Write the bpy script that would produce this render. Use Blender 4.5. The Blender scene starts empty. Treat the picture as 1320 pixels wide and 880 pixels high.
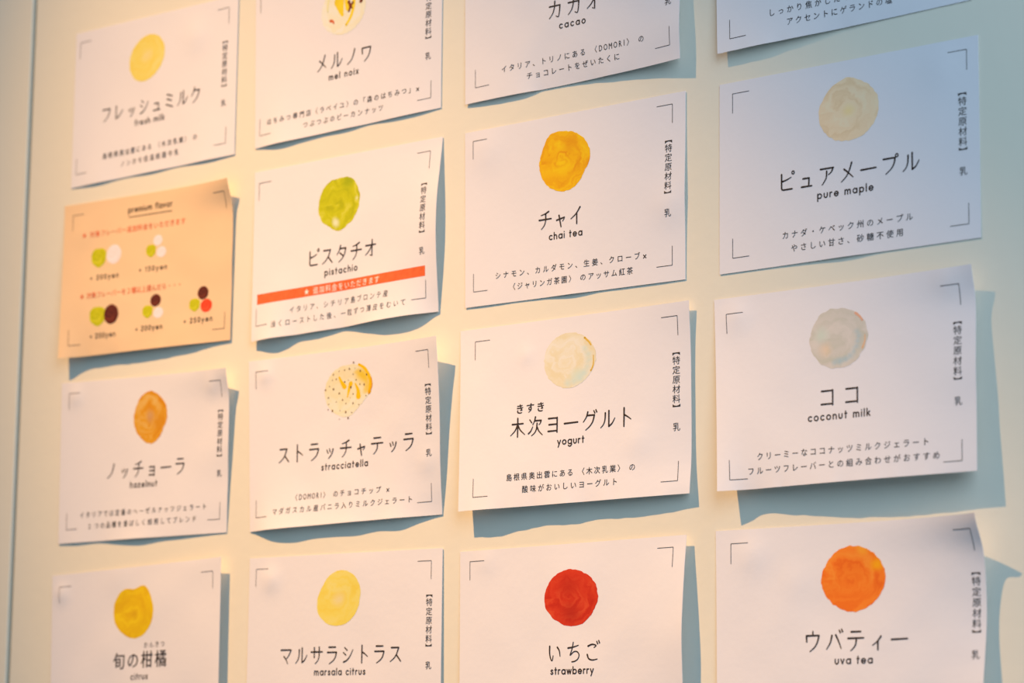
import bpy, math, random
import numpy as np
from mathutils import Matrix

# ---------------------------------------------------------------- camera
SC = bpy.context.scene
COL = SC.collection
def srgb(r, g, b):
    f = lambda c: c/12.92 if c <= .04045 else ((c+.055)/1.055)**2.4
    return (f(r/255), f(g/255), f(b/255))

CAM = (0.0, -1.0695, 0.0)
cd = bpy.data.cameras.new('camera')
cam = bpy.data.objects.new('camera', cd); COL.objects.link(cam)
cam.location = CAM
cam.matrix_world = Matrix(((0.768087, 0.100193, 0.632459, CAM[0]),
                           (0.640346, -0.121077, -0.758484, CAM[1]),
                           (0.000582, 0.987574, -0.157155, CAM[2]),
                           (0, 0, 0, 1)))
cd.sensor_width = 36.0
cd.lens = 3404.2/1320*36
cd.clip_start = 0.05
cd.dof.use_dof = True
cd.dof.focus_distance = 1.36
cd.dof.aperture_fstop = 8.5
SC.camera = cam

# ---------------------------------------------------------------- light: cool daylight of the room, warm spotlight above
w = bpy.data.worlds.new('room_daylight'); SC.world = w; w.use_nodes = True
w.node_tree.nodes['Background'].inputs[0].default_value = (0.53, 0.79, 1.0, 1)
w.node_tree.nodes['Background'].inputs[1].default_value = 0.222

def aim(o, target):
    d = [target[i]-o.location[i] for i in range(3)]
    from mathutils import Vector
    o.rotation_euler = Vector(d).to_track_quat('-Z', 'Y').to_euler()

ld = bpy.data.lights.new('warm_spotlight', 'SPOT'); key = bpy.data.objects.new('warm_spotlight', ld); COL.objects.link(key)
key.location = (-1.4132, -0.8632, 1.6012); aim(key, (-0.6855, 0, -0.5092))
key.rotation_euler = (key.rotation_euler.to_matrix() @ Matrix.Rotation(math.radians(-14.42), 3, 'Z')).to_euler(); key.scale = (1.697, 1, 1)   # oval beam
ld.color = (1.0, 0.545, 0.205); ld.energy = 252; ld.spot_size = math.radians(29.34); ld.spot_blend = 1.0; ld.shadow_soft_size = 0.012

ad = bpy.data.lights.new('window_daylight', 'AREA'); win = bpy.data.objects.new('window_daylight', ad); COL.objects.link(win)
win.location = (0.3, -0.85, 0.8); aim(win, (-0.6, 0, 0.25))
ad.shape = 'RECTANGLE'; ad.size = 0.8; ad.size_y = 1.2; ad.color = (0.62, 0.82, 1.0); ad.energy = 13

vs = SC.view_settings
SC.display_settings.display_device = 'sRGB'
vs.view_transform = 'Standard'; vs.look = 'None'; vs.gamma = 1.0; vs.exposure = 0.0; vs.use_curve_mapping = False

# ---------------------------------------------------------------- materials
def new_mat(name, base, rough=.7, spec=.3):
    m = bpy.data.materials.new(name); m.use_nodes = True
    b = m.node_tree.nodes['Principled BSDF']
    b.inputs['Base Color'].default_value = (*base, 1); b.inputs['Roughness'].default_value = rough
    b.inputs['Specular IOR Level'].default_value = spec
    return m, m.node_tree, b

def grain(m, nt, b, scale, dist, c0, c1, cscale):
    """colour mottling and fine relief, both procedural"""
    tc = nt.nodes.new('ShaderNodeTexCoord')
    n1 = nt.nodes.new('ShaderNodeTexNoise'); n1.inputs['Scale'].default_value = cscale; n1.inputs['Detail'].default_value = 5
    nt.links.new(tc.outputs['Object'], n1.inputs['Vector'])
    r = nt.nodes.new('ShaderNodeValToRGB'); r.color_ramp.elements[0].position = .3; r.color_ramp.elements[1].position = .7
    r.color_ramp.elements[0].color = (*c0, 1); r.color_ramp.elements[1].color = (*c1, 1)
    nt.links.new(n1.outputs['Fac'], r.inputs[0]); nt.links.new(r.outputs[0], b.inputs['Base Color'])
    n2 = nt.nodes.new('ShaderNodeTexNoise'); n2.inputs['Scale'].default_value = scale; n2.inputs['Detail'].default_value = 6
    nt.links.new(tc.outputs['Object'], n2.inputs['Vector'])
    bp = nt.nodes.new('ShaderNodeBump'); bp.inputs['Strength'].default_value = .6; bp.inputs['Distance'].default_value = dist
    nt.links.new(n2.outputs['Fac'], bp.inputs['Height']); nt.links.new(bp.outputs[0], b.inputs['Normal'])

PANEL, nt, b = new_mat('cream_lacquer', (.8, .74, .58), .5, .35)
grain(PANEL, nt, b, 120, .00025, (.805, .775, .665), (.83, .80, .695), 6)
BACK, nt, b = new_mat('grey_brown_backing', (.25, .21, .17), .8)
grain(BACK, nt, b, 60, .0005, (.22, .19, .15), (.28, .24, .19), 8)
PAPER, nt, b = new_mat('white_paper', (.87, .85, .87), .75, .2)
grain(PAPER, nt, b, 260, .00012, (.80, .79, .85), (.825, .815, .87), 14)
PEACH, nt, b = new_mat('peach_printed_paper', (.87, .62, .42), .7, .2)
grain(PEACH, nt, b, 260, .00012, (.83, .60, .38), (.855, .63, .41), 14)

def ink(name, c, rough=.6):
    m, nt, b = new_mat(name, c, rough, .3)
    c1 = tuple(min(1, x*1.25+.004) for x in c)
    grain(m, nt, b, 600, .00003, c, c1, 350)
    return m
INK = ink('black_print', (.026, .017, .016))
GREY = ink('dark_grey_print', (.05, .042, .042))
RED = ink('red_print', (.74, .13, .035))
WHITE = ink('white_print', (.86, .84, .84))
RINK = ink('orange_red_print', (.78, .14, .045))

def paint(name, c0, c1, c2, turns=9.0, contrast=.5, edge=None, seed=0, patch=None):
    """watercolour dabbed round in a spiral: the UV map holds disc coordinates (rim at radius 1)"""
    m, nt, b = new_mat(name, c0, .65, .25)
    N = nt.nodes; L = nt.links
    uv = N.new('ShaderNodeUVMap'); uv.uv_map = 'disc'
    sx = N.new('ShaderNodeSeparateXYZ'); L.new(uv.outputs[0], sx.inputs[0])
    at = N.new('ShaderNodeMath'); at.operation = 'ARCTAN2'; L.new(sx.outputs['Y'], at.inputs[0]); L.new(sx.outputs['X'], at.inputs[1])
    ln = N.new('ShaderNodeVectorMath'); ln.operation = 'LENGTH'; L.new(uv.outputs[0], ln.inputs[0])
    nz = N.new('ShaderNodeTexNoise'); nz.inputs['Scale'].default_value = 2.2; nz.inputs['Detail'].default_value = 6
    off = N.new('ShaderNodeVectorMath'); off.operation = 'ADD'; off.inputs[1].default_value = (seed*3.7, seed*1.3, 0)
    L.new(uv.outputs[0], off.inputs[0]); L.new(off.outputs[0], nz.inputs['Vector'])
    # streak coordinate: radius*turns + angle/2pi + wobble
    a = N.new('ShaderNodeMath'); a.operation = 'MULTIPLY'; a.inputs[1].default_value = turns; L.new(ln.outputs['Value'], a.inputs[0])
    c = N.new('ShaderNodeMath'); c.operation = 'MULTIPLY_ADD'; c.inputs[1].default_value = 1/(2*math.pi)
    L.new(at.outputs[0], c.inputs[0]); L.new(a.outputs[0], c.inputs[2])
    d = N.new('ShaderNodeMath'); d.operation = 'MULTIPLY_ADD'; d.inputs[1].default_value = 3.2; L.new(nz.outputs['Fac'], d.inputs[0]); L.new(c.outputs[0], d.inputs[2])
    cmb = N.new('ShaderNodeCombineXYZ'); L.new(d.outputs[0], cmb.inputs[0])
    s2 = N.new('ShaderNodeVectorMath'); s2.operation = 'SCALE'; s2.inputs['Scale'].default_value = .8; L.new(off.outputs[0], s2.inputs[0])
    ad_ = N.new('ShaderNodeVectorMath'); ad_.operation = 'ADD'; L.new(cmb.outputs[0], ad_.inputs[0]); L.new(s2.outputs[0], ad_.inputs[1])
    st = N.new('ShaderNodeTexNoise'); st.inputs['Scale'].default_value = 1.1; st.inputs['Detail'].default_value = 4; L.new(ad_.outputs[0], st.inputs['Vector'])
    r = N.new('ShaderNodeValToRGB'); e = r.color_ramp.elements
    h = .25*(1-contrast)+.02
    e[0].position = .5-.16; e[0].color = (*c1, 1); e[1].position = .5+.16; e[1].color = (*c2, 1)
    k = e.new(.5); k.color = (*c0, 1)
    L.new(st.outputs['Fac'], r.inputs[0])
    out = r.outputs[0]
    def mixin(out, fac, colr):
        mx = N.new('ShaderNodeMix'); mx.data_type = 'RGBA'; L.new(fac, mx.inputs[0]); L.new(out, mx.inputs[6]); mx.inputs[7].default_value = (*colr, 1)
        return mx.outputs[2]
    if edge:
        mr = N.new('ShaderNodeMapRange'); mr.interpolation_type = 'SMOOTHSTEP'; L.new(ln.outputs['Value'], mr.inputs[0])
        mr.inputs[1].default_value = edge[1]; mr.inputs[2].default_value = edge[2]; mr.inputs[3].default_value = 0; mr.inputs[4].default_value = edge[3]
        out = mixin(out, mr.outputs[0], edge[0])
    for (pc, px, py, pr, soft, amt) in (patch or []):
        sb = N.new('ShaderNodeVectorMath'); sb.operation = 'DISTANCE'; L.new(uv.outputs[0], sb.inputs[0]); sb.inputs[1].default_value = (px, py, 0)
        w1 = N.new('ShaderNodeMath'); w1.operation = 'MULTIPLY_ADD'; w1.inputs[1].default_value = .24; L.new(nz.outputs['Fac'], w1.inputs[0]); L.new(sb.outputs['Value'], w1.inputs[2])
        mr = N.new('ShaderNodeMapRange'); mr.interpolation_type = 'SMOOTHSTEP'; L.new(w1.outputs[0], mr.inputs[0])
        mr.inputs[1].default_value = max(.01, pr+.12-soft); mr.inputs[2].default_value = pr+.12+soft; mr.inputs[3].default_value = amt; mr.inputs[4].default_value = 0
        out = mixin(out, mr.outputs[0], pc)
    L.new(out, b.inputs['Base Color'])
    return m

# ---------------------------------------------------------------- mesh helpers
def link(name, verts, faces, mat, parent=None, smooth=False, uv=None):
    me = bpy.data.meshes.new(name); me.from_pydata([tuple(v) for v in verts], [], faces); me.update()
    if uv is not None:
        l = me.uv_layers.new(name='disc')
        for lp in me.loops: l.data[lp.index].uv = uv[lp.vertex_index]
    if smooth: me.polygons.foreach_set('use_smooth', [True]*len(me.polygons))
    me.materials.append(mat)
    o = bpy.data.objects.new(name, me); COL.objects.link(o)
    if parent: o.parent = parent
    return o

def box(name, x0, x1, y0, y1, z0, z1, mat, parent=None, bevel=0):
    v = [(x, y, z) for x in (x0, x1) for y in (y0, y1) for z in (z0, z1)]
    f = [(0, 1, 3, 2), (4, 6, 7, 5), (0, 4, 5, 1), (2, 3, 7, 6), (0, 2, 6, 4), (1, 5, 7, 3)]
    o = link(name, v, f, mat, parent)
    if bevel:
        m = o.modifiers.new('bevel', 'BEVEL'); m.width = bevel; m.segments = 3
    return o

# ---------------------------------------------------------------- the wall: two cream panels on a backing, a narrow joint between them
wall = box('wall_back', -2.6, 0.8, 0.0185, 0.06, -1.0, 1.6, BACK); wall['kind'] = 'structure'
def panel(x0t, x1t, x0b, x1b, z0=-1.0, z1=1.6, T=.018):
    v = [(x0b, 0, z0), (x1b, 0, z0), (x1t, 0, z1), (x0t, 0, z1), (x0b, T, z0), (x1b, T, z0), (x1t, T, z1), (x0t, T, z1)]
    f = [(0, 1, 2, 3), (7, 6, 5, 4), (0, 4, 5, 1), (1, 5, 6, 2), (2, 6, 7, 3), (3, 7, 4, 0)]
    o = link('panel', v, f, PANEL, wall)
    m = o.modifiers.new('bevel', 'BEVEL'); m.width = .0012; m.segments = 3
    return o
def seam(z): return -1.3000 + (z-.048)*0.0165
panel(-2.6, seam(1.6)-.0022, -2.6, seam(-1)-.0022)
panel(seam(1.6)+.0013, 0.8, seam(-1)+.0013, 0.8)

# ---------------------------------------------------------------- cards: corners on the wall (x, z), how far the lower edge and the right edge stand off it (mm)
CARDS = {
 'A': ([(-1.2508, 0.4551), (-1.1043, 0.4532), (-1.1057, 0.3555), (-1.252, 0.3553)],
   [0.3, 1.1, 0.3, 0.9, 0.3, 1.1, 0.4], [0.5, 0.5, 0.5, 0.5, 0.4]),
 'B': ([(-1.0899, 0.4546), (-0.9418, 0.4552), (-0.9427, 0.3578), (-1.0886, 0.3563)],
   [0.3, 2.1, 1.6, 1.1, 1.3, 0.5, 1.1, 1.1, 0.3], [0.4, 0.4, 0.4, 0.4, 0.3]),
 'C': ([(-0.9254, 0.4551), (-0.7751, 0.4537), (-0.7743, 0.3556), (-0.9242, 0.3564)],
   [1.2, 1.9, 1.9, 0.5, 0.7, 1.7, 2.9, 4.4, 6.6], [3.5, 3.5, 4.2, 5.0, 6.0, 7.1, 6.6]),
 'D': ([(-0.7561, 0.454), (-0.6081, 0.4546), (-0.6077, 0.3567), (-0.7525, 0.3545)],
   [4.4, 4.4, 3.5, 2.2, 1.1, 0.7, 0.4, 0.3, 0.3], [0.3, 0.3, 0.3, 0.3, 0.3]),
 'E': ([(-1.2574, 0.3446), (-1.1041, 0.3399), (-1.106, 0.2441), (-1.251, 0.2464)],
   [8.0, 4.9, 4.3, 4.3, 4.3, 3.7, 3.1, 1.7, 1.0], [7.7, 2.7, 1.6, 1.6, 1.1, 1.1, 1.0]),
 'F': ([(-1.0883, 0.342), (-0.9412, 0.3412), (-0.9434, 0.2433), (-1.0863, 0.2407)],
   [3.2, 5.0, 2.4, 2.3, 1.2, 3.6, 5.2, 4.4, 0.8], [0.4, 2.2, 4.2, 4.8, 4.0, 2.4, 0.8]),
 'G': ([(-0.9249, 0.3405), (-0.7755, 0.3399), (-0.7768, 0.2418), (-0.9243, 0.2432)],
   [0.5, 0.5, 0.3, 0.5, 1.2, 0.5, 0.5, 0.5, 0.3], [0.4, 0.4, 0.7, 1.1, 0.7, 0.4, 0.3]),
 'H': ([(-0.7542, 0.3394), (-0.605, 0.339), (-0.6064, 0.2417), (-0.7556, 0.2417)],
   [0.3, 0.3, 0.4, 0.7, 1.1, 0.4, 0.3, 0.3, 0.3], [0.3, 0.3, 0.3, 0.3, 0.3]),
 'I': ([(-1.2557, 0.2321), (-1.102, 0.2265), (-1.1068, 0.1313), (-1.2545, 0.1322)],
   [0.6, 0.9, 0.6, 1.7, 2.3, 1.4, 1.1, 0.6, 0.3], [8.2, 4.4, 3.3, 2.7, 1.6, 1.1, 0.3]),
 'J': ([(-1.0908, 0.2299), (-0.9373, 0.2282), (-0.9403, 0.1319), (-1.0876, 0.1305)],
   [0.3, 3.7, 4.7, 4.0, 4.0, 4.2, 3.4, 3.7, 1.8, 0.4], [9.8, 7.6, 5.8, 4.5, 3.6, 2.2, 0.4]),
 'K': ([(-0.9278, 0.2308), (-0.7729, 0.2302), (-0.7731, 0.1324), (-0.9225, 0.1319)],
   [7.8, 8.0, 6.8, 5.8, 6.1, 5.3, 5.3, 5.3, 4.6, 3.8], [3.2, 2.1, 1.6, 1.6, 1.6, 2.1, 3.8]),
 'L': ([(-0.7592, 0.2292), (-0.6077, 0.2282), (-0.6067, 0.1317), (-0.7522, 0.1316)],
   [9.5, 6.8, 7.5, 8.6, 9.5, 9.9, 10.1, 9.9, 9.5, 9.3], [8.0, 5.2, 6.0, 7.2, 7.7, 8.6, 9.3]),
 'M': ([(-1.2595, 0.1129), (-1.1059, 0.1168), (-1.1066, 0.0186), (-1.2573, 0.0159)],
   [0.9, 1.4, 1.1, 1.4, 1.7, 1.4, 3.6], [5.5, 5.2, 5.2, 5.2, 5.2, 4.9, 3.6]),
 'N': ([(-1.0873, 0.1153), (-0.9398, 0.1138), (-0.94, 0.016), (-1.0882, 0.0173)],
   [0.8, 0.8, 1.3, 1.1, 1.6, 1.3, 1.2], [0.4, 0.7, 0.9, 1.1, 1.3, 1.3, 1.2]),
 'O': ([(-0.9275, 0.1111), (-0.7757, 0.1119), (-0.7763, 0.0137), (-0.9259, 0.0139)],
   [2.4, 2.9, 3.4, 2.9, 3.4, 3.9, 5.0], [3.2, 5.0, 6.7, 7.8, 7.4, 6.4, 5.0]),
 'P': ([(-0.7598, 0.113), (-0.6053, 0.1119), (-0.6086, 0.0155), (-0.7587, 0.015)],
   [2.6, 3.1, 2.6, 3.5, 4.4, 4.8, 7.0], [15.5, 7.5, 4.6, 4.0, 5.4, 7.2, 7.0]),
}
WMM, HMM = 148.0, 98.0
PT = .0002   # paper thickness

def spline(vals, t):
    n = len(vals)-1; x = min(max(t, 0), 1)*n; i = min(int(x), n-1); f = x-i
    p = lambda k: vals[min(max(k, 0), n)]
    a, b_, c, d = p(i-1), p(i), p(i+1), p(i+2)
    r = .5*((2*b_)+(-a+c)*f+(2*a-5*b_+4*c-d)*f*f+(-a+3*b_-3*c+d)*f**3)
    return max(r, .15)

# lumps of putty felt through the paper near the corners: u, v, radius mm, height mm
BUMPS = {'J': [(.09, .09, 6, .8), (.93, .70, 7, .5)], 'I': [(.09, .09, 6, .7), (.9, .1, 6, .5)], 'N': [(.12, .13, 7, .9), (.55, .07, 14, .4)], 'P': [(.14, .13, 9, .8), (.30, .27, 9, .5)],
         'L': [(.09, .10, 8, .7), (.9, .06, 7, .5)], 'M': [(.06, .12, 6, .9), (.4, .04, 12, .4)], 'K': [(.30, .18, 5, .4), (.78, .70, 9, .5)], 'G': [(.10, .12, 12, .6), (.93, .6, 10, .7)], 'O': [(.12, .06, 7, .4), (.5, .2, 16, .6)],
         'H': [(.86, .12, 10, .5)], 'A': [(.75, .2, 10, .6)], 'E': [(.12, .2, 9, .4)]}
class Sheet:
    def __init__(s, key):
        s.q, s.bt, s.rt = CARDS[key]; s.tr, s.br, s.bl, s.tl = s.rt[0], s.rt[-1], s.bt[0], .3
        rnd = random.Random(key)
        s.w = [(rnd.uniform(.5, 1)*.32/max(1, fr), fr*rnd.uniform(.7, 1.1), fr*rnd.uniform(.4, 1.0), rnd.uniform(0, 6.3)) for fr in (1, 1.4, 2, 2.6, 3.4, 4.2)]
        s.e = [(rnd.uniform(.4, 1)/f_, f_, rnd.uniform(0, 6.3)) for f_ in (5, 8, 12, 17)]
        s.b = BUMPS.get(key, [])
        s.NU, s.NV = 74, 49
        s.H = [[s.lift(i/s.NU, j/s.NV) for i in range(s.NU+1)] for j in range(s.NV+1)]
    def flat(s, u, v):   # height of the built sheet, facet by facet
        a, b_ = min(max(u, 0), 1)*s.NU, min(max(v, 0), 1)*s.NV
        i, j = min(int(a), s.NU-1), min(int(b_), s.NV-1); a -= i; b_ -= j
        return (1-b_)*((1-a)*s.H[j][i]+a*s.H[j][i+1])+b_*((1-a)*s.H[j+1][i]+a*s.H[j+1][i+1])
    def lift(s, u, v):
        u_, v_ = min(max(u, 0), 1), min(max(v, 0), 1)
        lb = s.bl+(s.br-s.bl)*u_; wb = spline(s.bt, u_)-lb
        # tip at the upper right dies away fast; what remains is the straight trend of the right edge
        lowtr = min(s.tr, s.rt[min(2, len(s.rt)-1)])
        lr = lowtr+(s.br-lowtr)*v_; wr = spline(s.rt, v_)-lr
        top = s.tl+(lowtr-s.tl)*u_**2
        h = top*(1-v_)**1.0 + lb*v_**1.25*(.35+.65*1) - 0
        h = top+(lb-top)*v_**1.2
        h += (lr-(lowtr+(s.br-lowtr)*v_**1.2))*u_**3
        h += wb*v_**5 + wr*u_**5
        ss = 0
        for a, fu, fv, ph in s.w:
            ss += a*math.sin(fu*u_*6.28+ph)*math.cos(fv*v_*6.28+ph*1.7)
        h += ss*(.25+.75*min(1, h/2))*math.sin(math.pi*u_)**.5*math.sin(math.pi*v_)**.5 if 0 < u_ < 1 and 0 < v_ < 1 else 0
        h += .8*sum(a*math.sin(f_*6.28*u_+p_) for a, f_, p_ in s.e)*v_**24*min(1, lb/3)*(1-u_**8)
        for bu, bv, br_, ba in s.b:
            h += ba*math.exp(-(((u_-bu)*WMM)**2+((v_-bv)*HMM)**2)/br_**2)
        return (.15+.5*((h-.15)+math.sqrt((h-.15)**2+.04)))/1000
    def at(s, x, y, off=0.0):
        """card millimetres (x right, y down) to world; off in mm towards the viewer"""
        u, v = x/WMM, y/HMM
        q = s.q
        X = (1-v)*((1-u)*q[0][0]+u*q[1][0])+v*((1-u)*q[3][0]+u*q[2][0])
        Z = (1-v)*((1-u)*q[0][1]+u*q[1][1])+v*((1-u)*q[3][1]+u*q[2][1])
        return (X, -(s.flat(u, v)+PT+off/1000), Z)

def sheet_mesh(S, mat, parent, nu=74, nv=49):
    V = []; F = []
    for side in (0, 1):
        for j in range(nv+1):
            for i in range(nu+1):
                x, y, z = S.at(WMM*i/nu, HMM*j/nv)
                V.append((x, y+(PT if side else 0), z))
    n = (nu+1)*(nv+1); id_ = lambda i, j, s: s*n+j*(nu+1)+i
    for j in range(nv):
        for i in range(nu):
            F.append((id_(i, j, 0), id_(i, j+1, 0), id_(i+1, j+1, 0), id_(i+1, j, 0)))
            F.append((id_(i, j, 1), id_(i+1, j, 1), id_(i+1, j+1, 1), id_(i, j+1, 1)))
    def rim(ids):   # the cut edge of the paper, with vertices of its own so that it shades crisply
        k = len(V)
        for (i, j) in ids: V.append(V[id_(i, j, 0)]); V.append(V[id_(i, j, 1)])
        for m in range(len(ids)-1): F.append((k+2*m, k+2*m+2, k+2*m+3, k+2*m+1))
    rim([(i, 0) for i in range(nu+1)]); rim([(nu, j) for j in range(nv+1)])
    rim([(i, nv) for i in range(nu, -1, -1)]); rim([(0, j) for j in range(nv, -1, -1)])
    return link('sheet', V, F, mat, parent, smooth=True)

# ---------------------------------------------------------------- lettering
# font glyphs (Blender's built-in font) flattened once each
_gc = {}
def font_glyph(ch, bold):
    k = (ch, bold)
    if k not in _gc:
        c = bpy.data.curves.new('g', 'FONT'); c.body = ch; c.size = 1; c.resolution_u = 2; c.offset = bold
        o = bpy.data.objects.new('g', c); COL.objects.link(o)
        bpy.context.view_layer.update()
        me = o.to_mesh()
        V = [(v.co.x, v.co.y) for v in me.vertices]; F = [tuple(p.vertices) for p in me.polygons]
        o.to_mesh_clear(); bpy.data.objects.remove(o); bpy.data.curves.remove(c)
        if bold:   # a little heavier
            V0, F0 = font_glyph(ch, 0.0)
            if V0:   # two copies a hair apart
                V = [(x-bold, y-bold*.6) for x, y in V0]+[(x+bold, y+bold*.6) for x, y in V0]; F = F0+[tuple(i+len(V0) for i in f) for f in F0]
        _gc[k] = (V, F)
    return _gc[k]

def catmull(pts, n=5):
    if len(pts) < 3: return pts
    out = []
    for i in range(len(pts)-1):
        p0, p1, p2, p3 = pts[max(i-1, 0)], pts[i], pts[i+1], pts[min(i+2, len(pts)-1)]
        for k in range(n):
            f = k/n
            out.append(tuple(.5*((2*p1[d])+(-p0[d]+p2[d])*f+(2*p0[d]-5*p1[d]+4*p2[d]-p3[d])*f*f+(-p0[d]+3*p1[d]-3*p2[d]+p3[d])*f**3) for d in (0, 1)))
    out.append(pts[-1]); return out

def ribbon(pts, w0, w1, V, F, cap=True):
    """pen stroke of varying width with round ends, as 2D polygons"""
    n = len(pts)
    L = [0]
    for i in range(1, n): L.append(L[-1]+math.hypot(pts[i][0]-pts[i-1][0], pts[i][1]-pts[i-1][1]))
    tot = L[-1] or 1; base = len(V)
    for i, (x, y) in enumerate(pts):
        a = pts[max(i-1, 0)]; b_ = pts[min(i+1, n-1)]
        dx, dy = b_[0]-a[0], b_[1]-a[1]; l = math.hypot(dx, dy) or 1; nx, ny = -dy/l, dx/l
        hw = (w0+(w1-w0)*L[i]/tot)/2
        if 0 < i < n-1:   # mitre
            d1 = (x-a[0], y-a[1]); l1 = math.hypot(*d1) or 1; c = (d1[0]*dx+d1[1]*dy)/(l1*l); hw /= max(c, .6)
        V.append((x+nx*hw, y+ny*hw)); V.append((x-nx*hw, y-ny*hw))
    for i in range(n-1):
        k = base+2*i; F.append((k, k+1, k+3, k+2))
    if cap:
        for (x, y), hw in ((pts[0], w0/2), (pts[-1], w1/2)):
            k = len(V)
            for j in range(8): V.append((x+hw*math.cos(j*math.pi/4), y+hw*math.sin(j*math.pi/4)))
            F.append(tuple(range(k, k+8)))

def K(*strokes): return strokes
P = 'P'  # marks a stroke with sharp corners
TSU = K([(.16, .72), (.27, .48)], [(.44, .80), (.53, .56)], [(.84, .76), (.74, .45), (.56, .22), (.34, .06)])
YA = K([(.10, .56), (.88, .70)], [(.88, .70), (.82, .56), (.70, .44)], [(.34, .90), (.54, .04)])
YU = K([(.20, .72), (.72, .72)], [(.72, .72), (.68, .18)], [(.06, .16), (.94, .16)])
YO = K([(.18, .80), (.78, .80)], [(.78, .82), (.78, .06)], [(.22, .48), (.78, .48)], [(.16, .14), (.78, .14)])
I_ = K([(.78, .90), (.50, .58), (.12, .34)], [(.54, .62), (.54, .04)])
FU = K([(.12, .80), (.82, .80)], [(.82, .80), (.74, .50), (.56, .27), (.26, .06)])
HI = K([P, (.20, .88), (.20, .18), (.24, .12), (.32, .10), (.86, .10)], [(.20, .52), (.52, .58), (.80, .68)])
HA = K([(.36, .74), (.27, .40), (.06, .10)], [(.58, .76), (.76, .46), (.92, .12)])
KU = K([(.38, .94), (.28, .68), (.08, .44)], [(.34, .76), (.82, .76)], [(.82, .76), (.72, .44), (.52, .20), (.24, .02)])
DAK = K([(.78, .98), (.85, .86)], [(.92, 1.02), (.98, .90)])
RING = K([(.92+.075*math.cos(a*.785), .90+.075*math.sin(a*.785)) for a in range(9)])
def small(g): return tuple([p if p == P else (.14+p[0]*.72, p[1]*.72-.02) for p in s] for s in g)
PEN = {
 'フ': FU, 'プ': FU+RING, 'レ': K([(.22, .88), (.22, .10)], [(.22, .10), (.55, .26), (.88, .58)]),
 'ッ': small(TSU), 'シ': K([(.22, .86), (.42, .72)], [(.12, .60), (.32, .46)], [(.14, .08), (.42, .18), (.68, .42), (.88, .74)]),
 'ュ': small(YU), 'ミ': K([(.24, .88), (.74, .74)], [(.26, .60), (.68, .47)], [(.18, .28), (.80, .08)]),
 'ル': K([(.32, .80), (.30, .46), (.20, .22), (.02, .06)], [(.56, .90), (.56, .10)], [(.56, .10), (.78, .24), (.96, .50)]),
 'ク': KU, 'グ': KU+DAK, 'タ': KU+K([(.34, .52), (.64, .32)]),
 'メ': K([(.74, .92), (.60, .56), (.40, .26), (.12, .04)], [(.28, .64), (.52, .46), (.82, .20)]),
 'ノ': K([(.76, .88), (.64, .52), (.46, .26), (.16, .06)]),
 'ワ': K([(.14, .80), (.16, .48)], [(.14, .80), (.84, .80)], [(.84, .80), (.76, .46), (.60, .22), (.34, .02)]),
 'ウ': K([(.50, .96), (.50, .78)], [(.12, .76), (.14, .48)], [(.12, .76), (.86, .76)], [(.86, .76), (.78, .46), (.62, .22), (.34, .02)]),
 'カ': K([(.08, .68), (.84, .68)], [(.84, .68), (.81, .32), (.73, .06), (.56, .12)], [(.46, .94), (.44, .60), (.32, .28), (.08, .04)]),
 'オ': K([(.08, .66), (.92, .66)], [P, (.62, .94), (.62, .04), (.48, .12)], [(.60, .64), (.38, .36), (.08, .14)]),
 'ピ': HI+RING, 'バ': HA+DAK,
 'ス': K([(.16, .80), (.74, .80)], [(.74, .80), (.58, .46), (.38, .24), (.08, .06)], [(.56, .42), (.90, .08)]),
 'チ': K([(.76, .92), (.50, .82), (.20, .76)], [(.06, .52), (.94, .52)], [(.54, .80), (.53, .44), (.43, .20), (.22, .02)]),
 'ャ': small(YA), 'イ': I_, 'ィ': small(I_), 'ョ': small(YO), 'ヨ': YO,
 'ア': K([(.10, .82), (.88, .82)], [(.88, .82), (.76, .62), (.58, .50)], [(.48, .68), (.44, .34), (.20, .04)]),
 'ー': K([(.04, .46), (.94, .48)]),
 'ラ': K([(.22, .90), (.76, .90)], [(.10, .62), (.84, .62)], [(.84, .62), (.74, .34), (.56, .16), (.26, .00)]),
 'テ': K([(.22, .88), (.78, .88)], [(.04, .58), (.96, .58)], [(.54, .58), (.50, .30), (.40, .14), (.22, .00)]),
 'ト': K([(.34, .96), (.34, .02)], [(.34, .62), (.58, .50), (.80, .36)]),
 'コ': K([(.14, .80), (.82, .80)], [(.82, .82), (.82, .10)], [(.12, .16), (.82, .16)]),
 'マ': K([(.06, .80), (.90, .80)], [(.90, .80), (.72, .50), (.50, .30)], [(.32, .44), (.50, .26), (.64, .04)]),
 'サ': K([(.04, .66), (.96, .66)], [(.30, .90), (.30, .36)], [(.70, .92), (.70, .46), (.60, .20), (.38, .02)]),
 '木': K([(.12, .68), (.88, .68)], [(.5, .98), (.5, .00)], [(.5, .66), (.32, .34), (.02, .10)], [(.5, .66), (.68, .36), (1., .10)]),
 '次': K([(.10, .84), (.24, .68)], [(.02, .12), (.18, .24), (.32, .46)], [(.50, .96), (.44, .76), (.32, .56)], [(.46, .76), (.90, .76)], [(.90, .76), (.85, .62), (.76, .54)],
         [(.62, .62), (.58, .34), (.46, .14), (.24, .00)], [(.62, .44), (.76, .20), (1., .00)]),
 'い': K([(.12, .82), (.12, .46), (.20, .18), (.30, .10), (.37, .34)], [(.66, .76), (.80, .58), (.86, .30)]),
 'ち': K([(.10, .70), (.46, .74), (.82, .82)], [(.46, .98), (.38, .64), (.26, .34), (.50, .50), (.74, .50), (.88, .34), (.80, .14), (.60, .03), (.38, .00)]),
 'ご': K([(.18, .76), (.46, .84), (.74, .78), (.60, .68)], [(.14, .34), (.24, .14), (.50, .06), (.84, .10)])+DAK,
}
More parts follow.
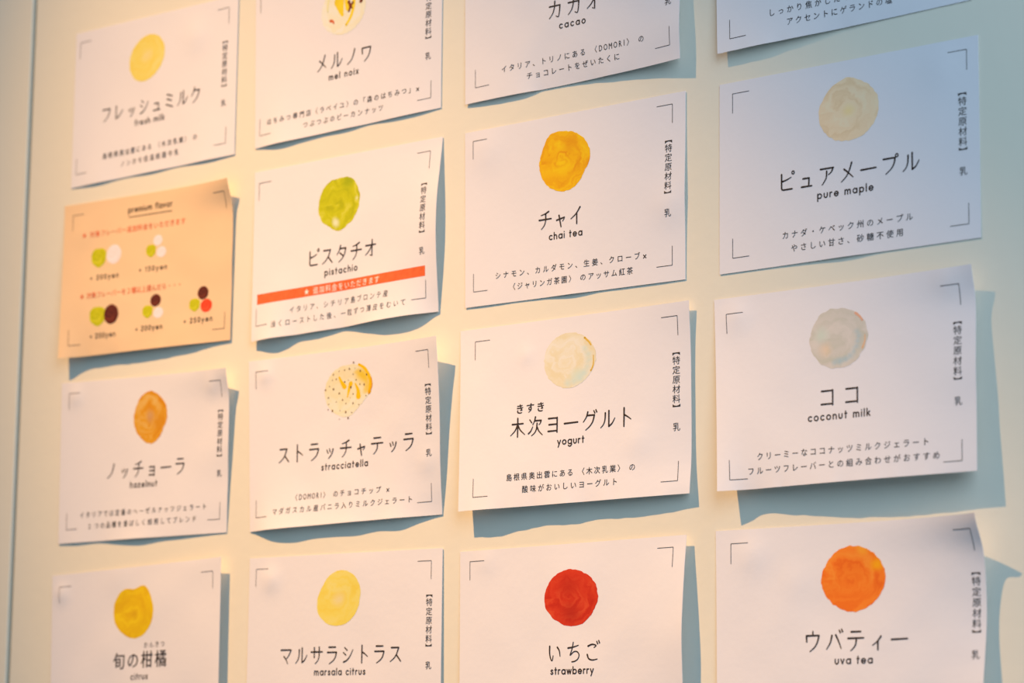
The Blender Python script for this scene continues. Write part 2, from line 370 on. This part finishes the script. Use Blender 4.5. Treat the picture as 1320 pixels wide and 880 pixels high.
def arc(cx, cy, rx, ry, a0, a1, n=12):
    return [(cx+rx*math.cos(math.radians(a0+(a1-a0)*i/n)), cy+ry*math.sin(math.radians(a0+(a1-a0)*i/n))) for i in range(n+1)]
O_ = arc(.5, .5, .5, .5, 0, 360, 16)
# lower-case letters of the rounded bold captions: (strokes, width)
LAT = {
 'a': ([O_, [(1, 1), (1, 0)]], 1), 'b': ([O_, [(0, 1.62), (0, 0)]], 1), 'c': ([arc(.5, .5, .5, .5, 48, 312)], .86),
 'e': ([[(0, .5), (1, .5)], arc(.5, .5, .5, .5, 0, 318)], 1), 'f': ([[(.26, 0), (.26, 1.3)]+arc(.52, 1.3, .26, .32, 180, 80, 6), [(0, 1), (.55, 1)]], .55),
 'g': ([O_, [(1, 1), (1, -.1)]+arc(.5, -.1, .5, .5, 0, -150, 8)], 1),
 'h': ([[(0, 1.62), (0, 0)], arc(.4, .58, .4, .42, 180, 0, 8)+[(.8, 0)]], .8), 'i': ([[(0, 1), (0, 0)], [(0, 1.45), (0, 1.47)]], 0),
 'k': ([[(0, 1.62), (0, 0)], [(.68, 1), (.05, .42)], [(.25, .58), (.74, 0)]], .74), 'l': ([[(0, 1.62), (0, 0)]], 0),
 'm': ([[(0, 1), (0, 0)], arc(.34, .62, .34, .38, 180, 0, 8)+[(.68, 0)], arc(1.02, .62, .34, .38, 180, 0, 8)+[(1.36, 0)]], 1.36),
 'n': ([[(0, 1), (0, 0)], arc(.4, .58, .4, .42, 180, 0, 8)+[(.8, 0)]], .8), 'o': ([O_], 1), 'p': ([O_, [(0, 1), (0, -.62)]], 1),
 'r': ([[(0, 1), (0, 0)], arc(.36, .6, .36, .4, 180, 70, 6)], .46),
 's': ([catmull([(.60, .84), (.34, 1.0), (.06, .80), (.30, .53), (.62, .26), (.32, 0), (0, .17)], 4)], .62),
 't': ([[(.22, 1.5), (.22, 0)], [(0, 1), (.52, 1)]], .5), 'u': ([[(0, 1)]+arc(.4, .42, .4, .42, 180, 360, 8)+[(.8, 1)]], .8),
 'v': ([[(0, 1), (.40, 0)], [(.40, 0), (.8, 1)]], .8), 'w': ([[(0, 1), (.30, 0)], [(.30, 0), (.62, 1)], [(.62, 1), (.94, 0)], [(.94, 0), (1.24, 1)]], 1.24),
 'x': ([[(0, 1), (.72, 0)], [(.72, 1), (0, 0)]], .72), 'y': ([[(0, 1), (.42, .02)], [(.84, 1), (.18, -.6)]], .84), 'z': ([[(.02, 1), (.7, 1)], [(.7, 1), (0, 0)], [(0, 0), (.72, 0)]], .72),
 '0': ([arc(.45, .72, .45, .72, 0, 360, 16)], .9), '1': ([[(0, 1.2), (.25, 1.44)], [(.25, 1.44), (.25, 0)]], .3),
 '2': ([catmull([(.03, 1.08), (.2, 1.4), (.6, 1.42), (.78, 1.08), (.5, .56), (0, 0)], 4), [(0, 0), (.8, 0)]], .8),
 '5': ([[(.75, 1.44), (.2, 1.44)], [(.2, 1.44), (.12, .84)], catmull([(.12, .84), (.45, .92), (.78, .62), (.66, .12), (.3, 0), (0, .14)], 4)], .8),
 '+': ([[(0, .6), (.7, .6)], [(.35, .95), (.35, .25)]], .7), ' ': ([], .35)}

def finish(name, S, V, F, mat, parent, off=.09, kind=None):
    V3 = [S.at(x, y, off) for x, y in V]
    # keep every face turned to the viewer
    F2 = []
    for f in F:
        a = sum(V[f[i]][0]*V[f[(i+1) % len(f)]][1]-V[f[(i+1) % len(f)]][0]*V[f[i]][1] for i in range(len(f)))
        F2.append(tuple(reversed(f)) if a > 0 else tuple(f))
    return link(name, V3, F2, mat, parent)

def pen_text(name, S, text, x0, x1, base, size, parent, width=.88, mat=None, xs=.92):
    V = []; F = []; n = len(text); pitch = (x1-x0-size*xs)/max(n-1, 1)
    for i, ch in enumerate(text):
        for st in PEN[ch]:
            pts = st[1:] if st[0] == P else catmull(list(st))
            short = math.hypot(pts[0][0]-pts[-1][0], pts[0][1]-pts[-1][1]) < .25
            end = width*(.62 if len(st) > 2 and st[0] != P else .95)
            if len(st) == 9: end = width*.75
            v = []; f = []
            ribbon([(p[0]*size*xs, p[1]*size) for p in pts], width*(.75 if len(st) == 9 else (1.1 if not short else .8)), end, v, f)
            k = len(V)
            V += [(x0+i*pitch+a, base-b_) for a, b_ in v]; F += [tuple(q+k for q in g) for g in f]
    return finish(name, S, V, F, mat or INK, parent)

def lat_text(name, S, text, x0, x1, base, xh, parent, w=.31, mat=None):
    xh *= 1.07
    V = []; F = []
    wd = [LAT[c][1] for c in text]; s = xh/(1+w); sp = ((x1-x0)-s*(sum(wd)+w))/max(len(text)-1, 1)
    x = x0+s*w/2
    for c, d in zip(text, wd):
        for st in LAT[c][0]:
            v = []; f = []
            ribbon(st, w, w, v, f); k = len(V)
            V += [(x+a*s, base-s*w/2-b_*s) for a, b_ in v]; F += [tuple(q+k for q in g) for g in f]
        x += d*s+sp
    return finish(name, S, V, F, mat or INK, parent)

def font_text(name, S, text, x0, x1, base, size, parent, bold=0.0, mat=None, ys=1.0):
    """one glyph per cell, the cells shared out evenly between x0 and x1; text in <> is set at Latin pitch"""
    cells = []
    lat = 'DOMORI'
    for ch in text: cells.append((ch, .62 if ch in 'DOMRI' else (.45 if ch == ' ' else (.8 if ch == '×' else 1.0))))
    cells = [(c, .36 if c == 'I' else w_) for c, w_ in cells]; isl = lambda c: c in 'DOMRI'
    tot = sum(w_ for c, w_ in cells); pitch = (x1-x0+size*.08)/tot
    V = []; F = []; x = x0-size*.04
    for ch, w_ in cells:
        gv, gf = font_glyph(ch, bold)
        if gv:
            full = w_ == 1.0 
            if full: ox = x+(pitch*w_-size)/2
            else:
                mn = min(v[0] for v in gv); mx = max(v[0] for v in gv); ox = x+(pitch*w_-(mx+mn)*size)/2
            gs = size; gx = 1.0
            if isl(ch): gx = .74; gs = size*1.12; ox = x+(pitch*w_-(mx+mn)*gs*gx)/2
            elif ch == '×': gs = size*1.25; ox = x+(pitch*w_-(mx+mn)*gs)/2
            k = len(V); V += [(ox+a*gs*gx, base-b_*gs*ys+(.25*size if ch == '×' else 0)) for a, b_ in gv]; F += [tuple(q+k for q in g) for g in gf]
        x += pitch*w_
    return finish(name, S, V, F, mat or INK, parent)

def column_text(name, S, xc, y0, parent, size=4.2, pitch=4.9):
    V = []; F = []
    def put(ch, yc, sc=1.0, cx=.5, cy=.38, xs=1.0):
        gv, gf = font_glyph(ch, .006)
        k = len(V); V.extend([(xc+(a-cx)*size*sc*xs, yc-(b_-cy)*size*sc) for a, b_ in gv]); F.extend([tuple(q+k for q in g) for g in gf])
    put('︻', y0+1.0, 1.15, .5, .06)
    for i, ch in enumerate('特定原材料'): put(ch, y0+4.3+i*pitch, 1.08, xs=1.06)
    put('︼', y0+4.3+4*pitch+3.4, 1.15, .5, .70)
    put('乳', y0+38.2, 1.08)
    return finish(name, S, V, F, GREY, parent)

def crop_marks(S, dx0, dx1, y0, y1, parent, ln=10.0, w=.33):
    for (x, y, sx, sy) in ((dx0, y0, 1, 1), (dx1, y0, -1, 1), (dx0, y1, 1, -1), (dx1, y1, -1, -1)):
        V = []; F = []
        n = 6
        for i in range(n):
            a, b_ = ln*i/n, ln*(i+1)/n
            for r in (((a, -w/2), (b_, w/2)), ((-w/2, a), (w/2, b_))):
                k = len(V); (p, q), (r1, s1) = r
                V += [(x+sx*p, y+sy*q), (x+sx*r1, y+sy*q), (x+sx*r1, y+sy*s1), (x+sx*p, y+sy*s1)]; F.append((k, k+1, k+2, k+3))
        finish('crop_mark', S, V, F, GREY, parent)

def blob(name, S, cx, cy, rx, ry, prof, mat, parent, off=.06, rough=.012, seed=1, rings=7, seg=72):
    """painted dab: prof = radius factors every 360/len degrees, counter-clockwise from the right"""
    rnd = random.Random(seed); n = len(prof)
    ph = [(rnd.uniform(0, 6.28), rnd.randint(5, 34)) for _ in range(7)]
    def rad(t):
        x = (t/(2*math.pi)*n) % n; i = int(x); f = x-i; p = lambda k: prof[k % n]
        a, b_, c, d = p(i-1), p(i), p(i+1), p(i+2)
        r = .5*((2*b_)+(-a+c)*f+(2*a-5*b_+4*c-d)*f*f+(-a+3*b_-3*c+d)*f**3)
        return r+sum(rough*.45*math.sin(k*t+p_) for p_, k in ph)
    V = [(cx, cy)]; UV = [(0, 0)]; F = []
    for j in range(1, rings+1):
        for i in range(seg):
            t = 2*math.pi*i/seg; r = rad(t)*j/rings
            V.append((cx+rx*r*math.cos(t), cy-ry*r*math.sin(t))); UV.append((math.cos(t)*j/rings, math.sin(t)*j/rings))
    for i in range(seg):
        k = (i+1) % seg
        F.append((0, 1+i, 1+k))
        for j in range(rings-1):
            a = 1+j*seg; F.append((a+i, a+seg+i, a+seg+k, a+k))
    return link(name, [S.at(x, y, off) for x, y in V], F, mat, parent, uv=UV)

# ---------------------------------------------------------------- build every card
def card(key, label, peach=False):
    S = Sheet(key); q = S.q
    root = bpy.data.objects.new('menu_card', None); COL.objects.link(root)
    root.empty_display_size = .02
    # the empty keeps the origin of the world so that the printed parts keep their true places
    cx = sum(c[0] for c in q)/4; cz = sum(c[1] for c in q)/4
    root.location = (cx, 0, cz)
    root['label'] = label; root['category'] = 'card'
    S.root = root
    S.at0 = S.at
    S.at = lambda x, y, off=0.0: (lambda p: (p[0]-cx, p[1], p[2]-cz))(S.at0(x, y, off))
    sheet_mesh(S, PEACH if peach else PAPER, root)
    return S, root

def lin(obs, ref, k=.81):
    o = srgb(*obs); r = srgb(*ref)
    c = [max(.004, k*o[i]/r[i]) for i in range(3)]; m = max(1, max(c)/.93)
    return tuple(x/m for x in c)

R12 = [1]*12
DOT = {
 # key: cx, cy, rx, ry, profile, c0, c1, c2, ref paper colour, extras
 'A': (67.5, 26, 16.5, 14.4, [.98, 1.04, 1.05, 1.0, .94, .93, .96, 1.0, 1.03, .98, .92, .92], (253, 207, 95), (253, 203, 85), (254, 212, 120), (250, 220, 198), dict(patch=[((1, .62, .30), 0, .1, .2, .25, 0)])),
 'F': (69, 27.5, 16.6, 15.6, [1.02, 1.05, 1.06, .95, 1.0, .98, .97, .96, .88, .98, .95, .98], (212, 200, 16), (190, 182, 8), (230, 214, 66), (253, 234, 210), {}),
 'G': (69, 25.5, 17.4, 16.6, [1.0, 1.0, .97, .98, 1.09, .96, .98, .97, .98, 1.0, .97, .91], (238, 168, 8), (225, 140, 5), (242, 186, 15), (232, 214, 206), {}),
 'H': (76.3, 24.8, 17.2, 16, [1.0, .97, .93, 1.0, .97, .96, 1.0, 1.0, 1.0, .98, 1.0, 1.0], (212, 184, 162), (200, 170, 144), (219, 196, 176), (196, 192, 203), {}),
 'I': (80, 25.5, 14.5, 15.4, [1.0, 1.02, .98, 1.06, 1.05, 1.0, 1.0, .96, .95, 1.02, 1.0, .92], (228, 142, 30), (222, 124, 12), (234, 164, 80), (240, 206, 182), {}),
 'J': (78, 23, 18.5, 15.3, [1.0, 1.03, .98, .92, .95, .96, .98, 1.0, 1.0, 1.0, .82, .82], (253, 226, 178), (253, 220, 165), (253, 230, 192), (253, 231, 210), {}),
 'K': (72.5, 23, 16.8, 14.8, [1.02, 1.0, .98, .99, 1.0, 1.0, .97, .98, .98, 1.0, .97, .97], (243, 214, 180), (240, 208, 166), (246, 220, 196), (247, 222, 206), {}),
 'L': (72.3, 27, 16.8, 15.2, [1.0, 1.0, .98, .96, 1.02, .96, .98, .98, 1.0, 1.0, 1.0, .97], (185, 172, 168), (176, 166, 158), (193, 178, 175), (203, 194, 197), {}),
 'M': (73, 27, 18, 16, [.98, .99, 1.08, .86, 1.0, 1.02, .98, .95, .92, .98, 1.0, .98], (226, 160, 5), (220, 150, 4), (232, 170, 12), (228, 194, 172), {}),
 'N': (71.2, 25.2, 17.2, 15.2, [.95, 1.05, 1.08, 1.04, .95, .88, .96, 1.04, 1.02, .98, .95, .93], (253, 208, 88), (252, 202, 74), (253, 212, 112), (250, 220, 198), {}),
 'O': (75, 28, 17.6, 14.8, [1.0, 1.0, .98, .99, 1.0, .99, 1.0, .98, .95, 1.0, 1.0, .97], (226, 52, 22), (206, 34, 13), (236, 72, 34), (253, 226, 203), {}),
 'P': (77.6, 26.8, 17.7, 15.8, [1.0, .98, .98, 1.0, 1.0, .97, 1.0, .98, .97, 1.0, .98, .98], (233, 108, 28), (224, 92, 20), (238, 128, 42), (222, 202, 200), {}),
 'B': (72, 27, 17.5, 15.5, [1.0, 1.0, 1, 1, 1, 1, 1, 1.0, .96, .95, .95, .98], (252, 224, 190), (252, 220, 178), (252, 226, 205), (248, 221, 203), {}),
}

def dot(key, S, root):
    cx, cy, rx, ry, prof, c0, c1, c2, ref, ex = DOT[key]
    L_ = lambda c: lin(c, ref)
    patches = {
      'G': [(L_((242, 188, 10)), -.05, -.15, .28, .2, .6), (L_((222, 132, 5)), .2, .5, .2, .2, .6)],
      'F': [(L_((250, 238, 190)), -.12, -.72, .14, .12, .85), (L_((165, 172, 8)), .4, .75, .22, .2, .7), (L_((245, 232, 170)), .85, .1, .05, .08, .8)],
      'H': [(L_((212, 186, 138)), 0, -.05, .12, .2, .8)],
      'I': [(L_((205, 135, 85)), .0, .05, .2, .2, .7), (L_((216, 122, 10)), .5, -.2, .3, .25, .7)],
      'J': [(L_((250, 200, 60)), .62, .45, .26, .18, .9)],
      'K': [(L_((222, 216, 192)), .35, -.6, .25, .2, .8)],
      'L': [(L_((180, 184, 176)), -.6, .15, .2, .2, .7), (L_((212, 176, 150)), -.45, -.35, .15, .2, .6)],
      'N': [(L_((250, 206, 140)), .0, .0, .2, .25, .8)],
      'A': [(L_((252, 208, 140)), .0, .1, .2, .25, .7)],
      'M': [(L_((205, 135, 10)), .05, -.1, .12, .15, .6)],
      'O': [(L_((180, 28, 14)), .0, -.6, .3, .3, .6), (L_((190, 30, 12)), -.1, .45, .3, .3, .5)],
      'P': [(L_((242, 152, 8)), .75, .4, .16, .15, .95), (L_((240, 150, 40)), .3, .9, .16, .12, .7)],
    }.get(key, [])
    def arc_patches(c, r0, r1, a0, a1, n, rad, soft, amt):
        for i in range(n):
            f = i/(n-1); a = math.radians(a0+(a1-a0)*f); r = r0+(r1-r0)*f
            patches.append((L_(c), r*math.cos(a), r*math.sin(a), rad, soft, amt))
    if key == 'L': arc_patches((148, 164, 176), .66, .80, 12, -100, 9, .07, .11, .8)
    if key == 'K': arc_patches((208, 212, 198), .70, .84, 30, -95, 8, .09, .13, .7)
    if key == 'J': arc_patches((248, 195, 40), .74, .80, 62, -8, 7, .10, .10, .7)
    mat = paint('paint_'+{'A': 'pale_yellow', 'B': 'cream', 'F': 'green', 'G': 'amber', 'H': 'beige', 'I': 'nut_brown', 'J': 'vanilla', 'K': 'ivory', 'L': 'grey_beige', 'M': 'orange_yellow', 'N': 'lemon', 'O': 'red', 'P': 'orange'}[key],
                L_(c0), L_(c1), L_(c2), turns=3.2, seed=ord(key)-60, patch=patches)
    d = blob('painted_dot', S, cx, cy, rx, ry, prof, mat, root, seed=ord(key), rough=.011 if key not in 'MAN' else .006)
    def dab(name, pts, w0, w1, color, off=.09, s=1.0, mname=None):
        v = []; f = []
        ribbon(catmull(pts, 5), w0, w1, v, f)
        fm = paint(mname or 'paint_'+name, L_(color), tuple(c*.85 for c in L_(color)), tuple(min(.95, c*1.1) for c in L_(color)), seed=len(pts)) if isinstance(color, tuple) else color
        uvs = [(.1*a, .1*b_) for a, b_ in v]
        V = [(cx+a*rx, cy-b_*ry) for a, b_ in v]
        F2 = []
        for g in f:
            ar = sum(V[g[i]][0]*V[g[(i+1) % len(g)]][1]-V[g[(i+1) % len(g)]][0]*V[g[i]][1] for i in range(len(g)))
            F2.append(tuple(reversed(g)) if ar > 0 else g)
        return link(name, [S.at(x, y, off) for x, y in V], F2, fm, d, uv=uvs)
    if key == 'J':
        dab('yellow_stroke', [(.45, .88), (.72, .68), (.92, .25), (.88, -.18)], .10, .14, (253, 190, 10), mname='paint_yolk')
        m = bpy.data.materials['paint_yolk']
        dab('yellow_stroke', [(.95, .35), (.98, .05), (.86, -.22)], .05, .08, (250, 165, 5), .11, mname='paint_dark_yolk')
        dab('yellow_stroke', [(-.38, .50), (-.28, .30), (-.16, .12)], .07, .18, m)
        dab('yellow_stroke', [(.10, .22), (.02, -.02), (-.04, -.28)], .17, .04, m)
        dab('yellow_stroke', [(.28, .20), (.40, -.05), (.42, -.30)], .05, .20, m)
        V = []; F = []
        spots = [(.23, .98, 1.2), (.05, .76, 1.3), (-.15, .74, 1.), (-.38, .72, .8), (-.62, .62, 1.2), (-.5, .44, 1.1), (-.66, .42, .8), (.5, .64, 1.3), (.77, .48, 1.3), (.2, .55, .9), (0, .35, .7), (.32, .33, 1.), (-.15, .3, 1.2),
                 (-.62, .08, 1.5), (-.95, .08, 1.2), (-.78, .2, .8), (.1, .08, 1.6), (.48, .15, 1.), (.66, .12, 1.3), (-.38, -.1, 1.3), (-.83, -.22, 1.2), (.2, -.18, 1.), (-.24, -.36, 1.2), (-.5, -.4, .8), (-.82, -.46, .9),
                 (-.1, -.5, .9), (.2, -.52, 1.2), (.44, -.6, .8), (-.66, -.72, 1.4), (-.34, -.74, .8), (-.1, -.82, 1.4), (.15, -.86, .9), (0, -1.05, 1.3), (-.36, -1.06, .7), (.74, -.3, .8), (-.84, -.66, .9), (.28, .76, .6), (.08, -.3, .6)]
        for x, y, s in spots:
            k = len(V)
            for i in range(7): V.append((cx+x*rx+.42*s*math.cos(i*.898), cy-y*ry+.5*s*math.sin(i*.898)))
            F.append(tuple(range(k, k+7)))
        o = finish('chocolate_flecks', S, V, F, ink('brown_fleck_print', (.16, .075, .025)), d, off=.13); o['kind'] = 'stuff'
    if key == 'B':
        dab('yellow_stroke', [(-.2, .35), (-.12, .0), (-.05, -.2)], .45, .12, (253, 200, 40), mname='paint_yolk_wash')
        m = bpy.data.materials['paint_yolk_wash']
        dab('yellow_stroke', [(.1, .5), (.14, .2), (.2, .0)], .1, .2, m, .11)
        dab('yellow_stroke', [(.45, .6), (.46, .1), (.34, -.32), (.12, -.62)], .16, .1, m)
        dab('yellow_stroke', [(-.5, .9), (-.7, .4), (-.72, .05)], .08, .05, (250, 220, 150), .11, mname='paint_pale_wash')
        c = ink('walnut_print', (.20, .035, .012)); c2 = ink('rust_print', (.62, .12, .03))
        dab('walnut_fleck', [(.24, .25), (.3, .05), (.24, -.12)], .12, .08, c, .13)
        dab('walnut_fleck', [(.42, .18), (.34, .08), (.38, -.02)], .1, .06, c, .13)
        dab('walnut_fleck', [(.78, .5), (.82, .25), (.78, .15)], .1, .14, c, .13)
        dab('walnut_fleck', [(-.58, -.32), (-.48, -.36), (-.44, -.44)], .12, .06, c2, .13)
        dab('walnut_fleck', [(-.5, .58), (-.38, .62), (-.3, .66)], .12, .08, c2, .13)
        dab('walnut_fleck', [(.08, .55), (.15, .66)], .12, .1, c2, .13)
        dab('walnut_fleck', [(.35, 1.05), (.5, .95)], .12, .1, c, .13)
    if key == 'K':
        dab('orange_speck', [(.58, .74), (.74, .58), (.82, .46)], .07, .06, (240, 180, 70), mname='paint_apricot')
        dab('orange_speck', [(.92, .08), (.91, -.26), (.82, -.46)], .03, .06, bpy.data.materials['paint_apricot'])
    if key == 'L':
        dab('orange_speck', [(.60, .74), (.75, .60), (.82, .48)], .08, .06, (208, 150, 128), mname='paint_coral')
        dab('orange_speck', [(.90, .0), (.89, -.22), (.81, -.42)], .03, .07, (205, 160, 130), mname='paint_ochre')

SPEC = [
 # key, label, title (x0,x1), caption (x0,x1), description lines, crop mark x0,x1,y0,y1, allergen x, y
 ('A', 'white card with pale yellow paint dot, fresh milk flavour, top left beside the panel joint', ('フレッシュミルク', 27, 117.6), ('fresh milk', 58.1, 85.4), [('島根県奥出雲にある 〈木次乳業〉 の', 29.1, 115.9, 82.2), ('ノンホモ低温殺菌牛乳', 45.5, 99.6, 89.2)], (4.5, 140.2, 6.5, 90.0), (137.5, 29.0)),
 ('B', 'white card with cream, yellow and brown dabs captioned mel noix, cut by the photo top', ('メルノワ', 50.5, 95.1), ('mel noix', 60.6, 84.5), [('はちみつ専門店〈ラベイユ〉の「森のはちみつ」×', 10, 132.6, 83.8), ('つぶつぶのピーカンナッツ', 40.1, 104.9, 90.5)], (4.3, 140.5, 6.5, 91), (138, 30.5)),
 ('C', 'white card captioned cacao, its lower right corner lifted, cut by the photo top', ('カカオ', 59.5, 94.5), ('cacao', 66.7, 84.8), [('イタリア、トリノにある 〈DOMORI〉 の', 25.7, 124.8, 82.8), ('チョコレートをぜいたくに', 43.1, 107.9, 89.3)], (7.5, 141.5, 6, 89.8), (140.3, 30)),
 ('D', 'white card in the upper right corner, only its description lines and lower left mark visible', None, None, [('しっかり焦がしたキャラメル', 31.3, 102, 82.8), ('アクセントにゲランドの塩', 42, 104, 89.2)], (8, 141, 6, 91.6), (139, 29)),
 ('E', 'peach printed premium flavour price card with small green, white, brown and red dots', None, None, [], (8.0, 143.0, 7.0, 90.5), None),
 ('F', 'white card with green paint dot and a red band across it, captioned pistachio', ('ピスタチオ', 45.1, 100.3), ('pistachio', 59.1, 85.4), [('イタリア、シチリア島ブロンテ産', 30.9, 112, 83.5), ('浅くローストした後、一粒ずつ薄皮をむいて', 16.9, 126.2, 90.2)], (4.0, 139.6, 6.9, 89.6), (136.8, 27.0)),
 ('G', 'white card with amber yellow paint dot captioned chai tea, flat against the wall', ('チャイ', 51.4, 81.9), ('chai tea', 58.6, 81.4), [('シナモン、カルダモン、生姜、クローブ×', 20.8, 124.3, 82.6), ('〈ジャリンガ茶園〉 のアッサム紅茶', 31.1, 115, 89.8)], (6.0, 139.8, 5.6, 89.8), (137.4, 26.4)),
 ('H', 'white card with beige paint dot captioned pure maple, upper right', ('ピュアメープル', 35.5, 115.8), ('pure maple', 58.1, 90.2), [('カナダ・ケベック州のメープル', 37, 112.3, 83), ('やさしい甘さ、砂糖不使用', 42.2, 107, 90)], (8.0, 141.8, 6.0, 90.6), (139.2, 28.8)),
 ('I', 'white card with mottled brown orange paint dot captioned hazelnut, at the left edge column', ('ノッチョーラ', 42.1, 111.8), ('hazelnut', 64, 87.9), [('イタリアでは定番のヘーゼルナッツジェラート', 19, 131.6, 81.6), ('2つの品種を香ばしく焙煎してブレンド', 27.1, 123.4, 88.6)], (7.4, 142.0, 6.8, 89.8), (140.8, 26.4)),
 ('J', 'white card with cream dot full of dark flecks and yellow strokes captioned stracciatella', ('ストラッチャテッラ', 23.4, 129.4), ('stracciatella', 57.8, 93.9), [('〈DOMORI〉 のチョコチップ ×', 35.5, 111.5, 81.2), ('マダガスカル産バニラ入りミルクジェラート', 19.9, 128.3, 88.2)], (5.8, 141.0, 6.7, 90.4), (139.8, 27.5)),
 ('K', 'white card with ivory paint dot captioned yogurt, standing off the wall over a broad shadow', ('木次ヨーグルト', 34.4, 113.5), ('yogurt', 65.1, 82.4), [('島根県奥出雲にある 〈木次乳業〉 の', 31.7, 115.2, 82.2), ('酸味がおいしいヨーグルト', 42, 104.5, 89)], (10.1, 140.6, 6.9, 91.1), (139.3, 27.6)),
 ('L', 'white card with pale grey and blue dot captioned coconut milk, standing off the wall', ('ココ', 61.0, 84.5), ('coconut milk', 54.2, 90.2), [('クリーミーなココナッツミルクジェラート', 22.9, 123.2, 82.2), ('フルーツフレーバーとの組み合わせがおすすめ', 17, 129, 89.2)], (7.2, 140.2, 8.3, 92.7), (138.4, 28.2)),
 ('M', 'white card with plain orange yellow paint dot captioned citrus, bottom left corner', None, ('citrus', 71.8, 86.8), [], (7.2, 141.4, 7.6, 91), None),
 ('N', 'white card with light lemon yellow paint dot captioned marsala citrus, bottom row', ('マルサラシトラス', 26.6, 119.5), ('marsala citrus', 53.3, 92.5), [], (5.6, 140.0, 6.5, 90.5), (138.9, 26.8)),
 ('O', 'white card with bright red paint dot captioned strawberry, bottom row', ('いちご', 60.1, 94.1), ('strawberry', 61.8, 90.5), [], (6.9, 140.2, 5.7, 90.5), None),
 ('P', 'white card with orange paint dot captioned uva tea, bottom right, upper right corner curled out', ('ウバティー', 50.8, 107.9), ('uva tea', 67.9, 88.9), [], (8.8, 143.5, 6.7, 91), (143.2, 28.6)),
]
for key, label, title, cap, desc, mk, al in SPEC:
    S, root = card(key, label, peach=(key == 'E'))
    crop_marks(S, mk[0], mk[1], mk[2], mk[3], root)
    if key in DOT: dot(key, S, root)
    if title: pen_text('title', S, title[0], title[1], title[2], 61.0, 10.2, root)
    if cap: lat_text('caption', S, cap[0], cap[1], cap[2], 67.4, 2.7, root)
    for (t, a, b_, yc) in desc:
        font_text('description_line', S, t, a, b_, yc+1.5, 4.1, root, bold=.009 if key not in 'F' else 0.0)
    if al: column_text('allergen_note', S, al[0], al[1]-2.2, root)
    if key == 'K':
        font_text('reading_aid', S, 'きすき', 37.2, 57.2, 48.2, 5.7, root, bold=.03)
    if key == 'M':
        font_text('title', S, '旬の柑橘', 55.7, 103.3, 59.6, 10.6, root, bold=.012)
        font_text('reading_aid', S, 'かんきつ', 82.1, 101.3, 48.6, 4.0, root)
    if key == 'F':
        V = []; F = []; n = 40; x0, x1 = 4.3, 139.2
        for i in range(n+1):
            x = x0+(x1-x0)*i/n; V += [(x, 71.5), (x, 77.3)]
        for i in range(n): F.append((2*i, 2*i+1, 2*i+3, 2*i+2))
        band = finish('red_band', S, V, F, RED, root, off=.05)
        font_text('band_lettering', S, '★ 追加料金をいただきます', 42.8, 104, 76.2, 4.4, band, mat=WHITE)
    if key == 'E':
        lat_text('heading', S, 'premium flavor', 57.5, 96.5, 10.8, 2.7, root)
        V = []; F = []
        for i in range(13): V += [(58+38.5*i/12, 13.2), (58+38.5*i/12, 13.7)]
        for i in range(12): F.append((2*i, 2*i+1, 2*i+3, 2*i+2))
        finish('underline', S, V, F, INK, root)
        font_text('notice_line', S, '★ 対象フレーバー追加料金をいただきます', 17.0, 108.3, 22.6, 4.3, root, bold=.012, mat=RINK)
        font_text('notice_line', S, '★ 対象フレーバーを２種以上選んだら・・・', 17.0, 106.5, 61.8, 4.3, root, bold=.012, mat=RINK)
        REF = (247, 203, 160)
        L2 = lambda c: tuple(min(.9, x) for x in (lambda o, r: [(.86, .61, .43)[i]*o[i]/r[i] for i in range(3)])(srgb(*c), srgb(*REF)))
        gm = paint('paint_small_green', L2((203, 195, 15)), L2((170, 175, 8)), L2((215, 205, 40)), turns=3)
        wm = paint('paint_small_white', L2((243, 226, 215)), L2((240, 220, 208)), L2((248, 232, 222)), turns=3)
        bm = paint('paint_small_brown', L2((98, 38, 26)), L2((78, 26, 20)), L2((125, 50, 32)), turns=3)
        rm = paint('paint_small_red', L2((240, 72, 38)), L2((232, 60, 30)), L2((246, 90, 50)), turns=3)
        sq = [.92, 1.05, 1.02, .95, 1.05, 1.05, .95, 1.0, .95, 1.1, 1.02, .98]
        for nm, x, y, rx, ry, pr, m, of in (
            ('green_dot', 32.6, 36.3, 7.0, 6.0, sq, gm, .10), ('white_dot', 46.0, 35.6, 6.6, 6.1, R12, wm, .08),
            ('green_dot', 78.7, 36.6, 4.5, 3.9, sq, gm, .10), ('white_dot', 84.5, 30.7, 3.9, 3.4, R12, wm, .08), ('white_dot', 87.8, 38.2, 4.2, 3.4, R12, wm, .08),
            ('green_dot', 33.5, 73.6, 7.4, 6.0, sq, gm, .10), ('brown_dot', 45.6, 73.5, 6.4, 6.2, R12, bm, .12),
            ('green_dot', 77.7, 74.6, 4.7, 3.9, sq, gm, .10), ('brown_dot', 84.2, 68.2, 4.6, 3.9, R12, bm, .08), ('white_dot', 86.9, 76.1, 4.2, 3.4, R12, wm, .08),
            ('green_dot', 117.6, 73.9, 4.7, 3.9, sq, gm, .10), ('brown_dot', 124.4, 67.2, 4.6, 4.1, R12, bm, .08), ('red_dot', 127.5, 75.2, 4.8, 4.1, R12, rm, .12)):
            blob(nm, S, x, y, rx, ry, pr, m, root, off=of-.03, rings=3, seg=40, seed=int(x))
        for t, a, b_, y in (('+ 200yen', 25.8, 50.9, 50.8), ('+ 150yen', 68.9, 93, 49.6), ('+ 200yen', 26.7, 49.7, 87.8), ('+ 200yen', 67.6, 90.9, 86.6), ('+ 250yen', 109, 132.9, 85.2)):
            lat_text('price', S, t, a, b_, y, 2.4, root)
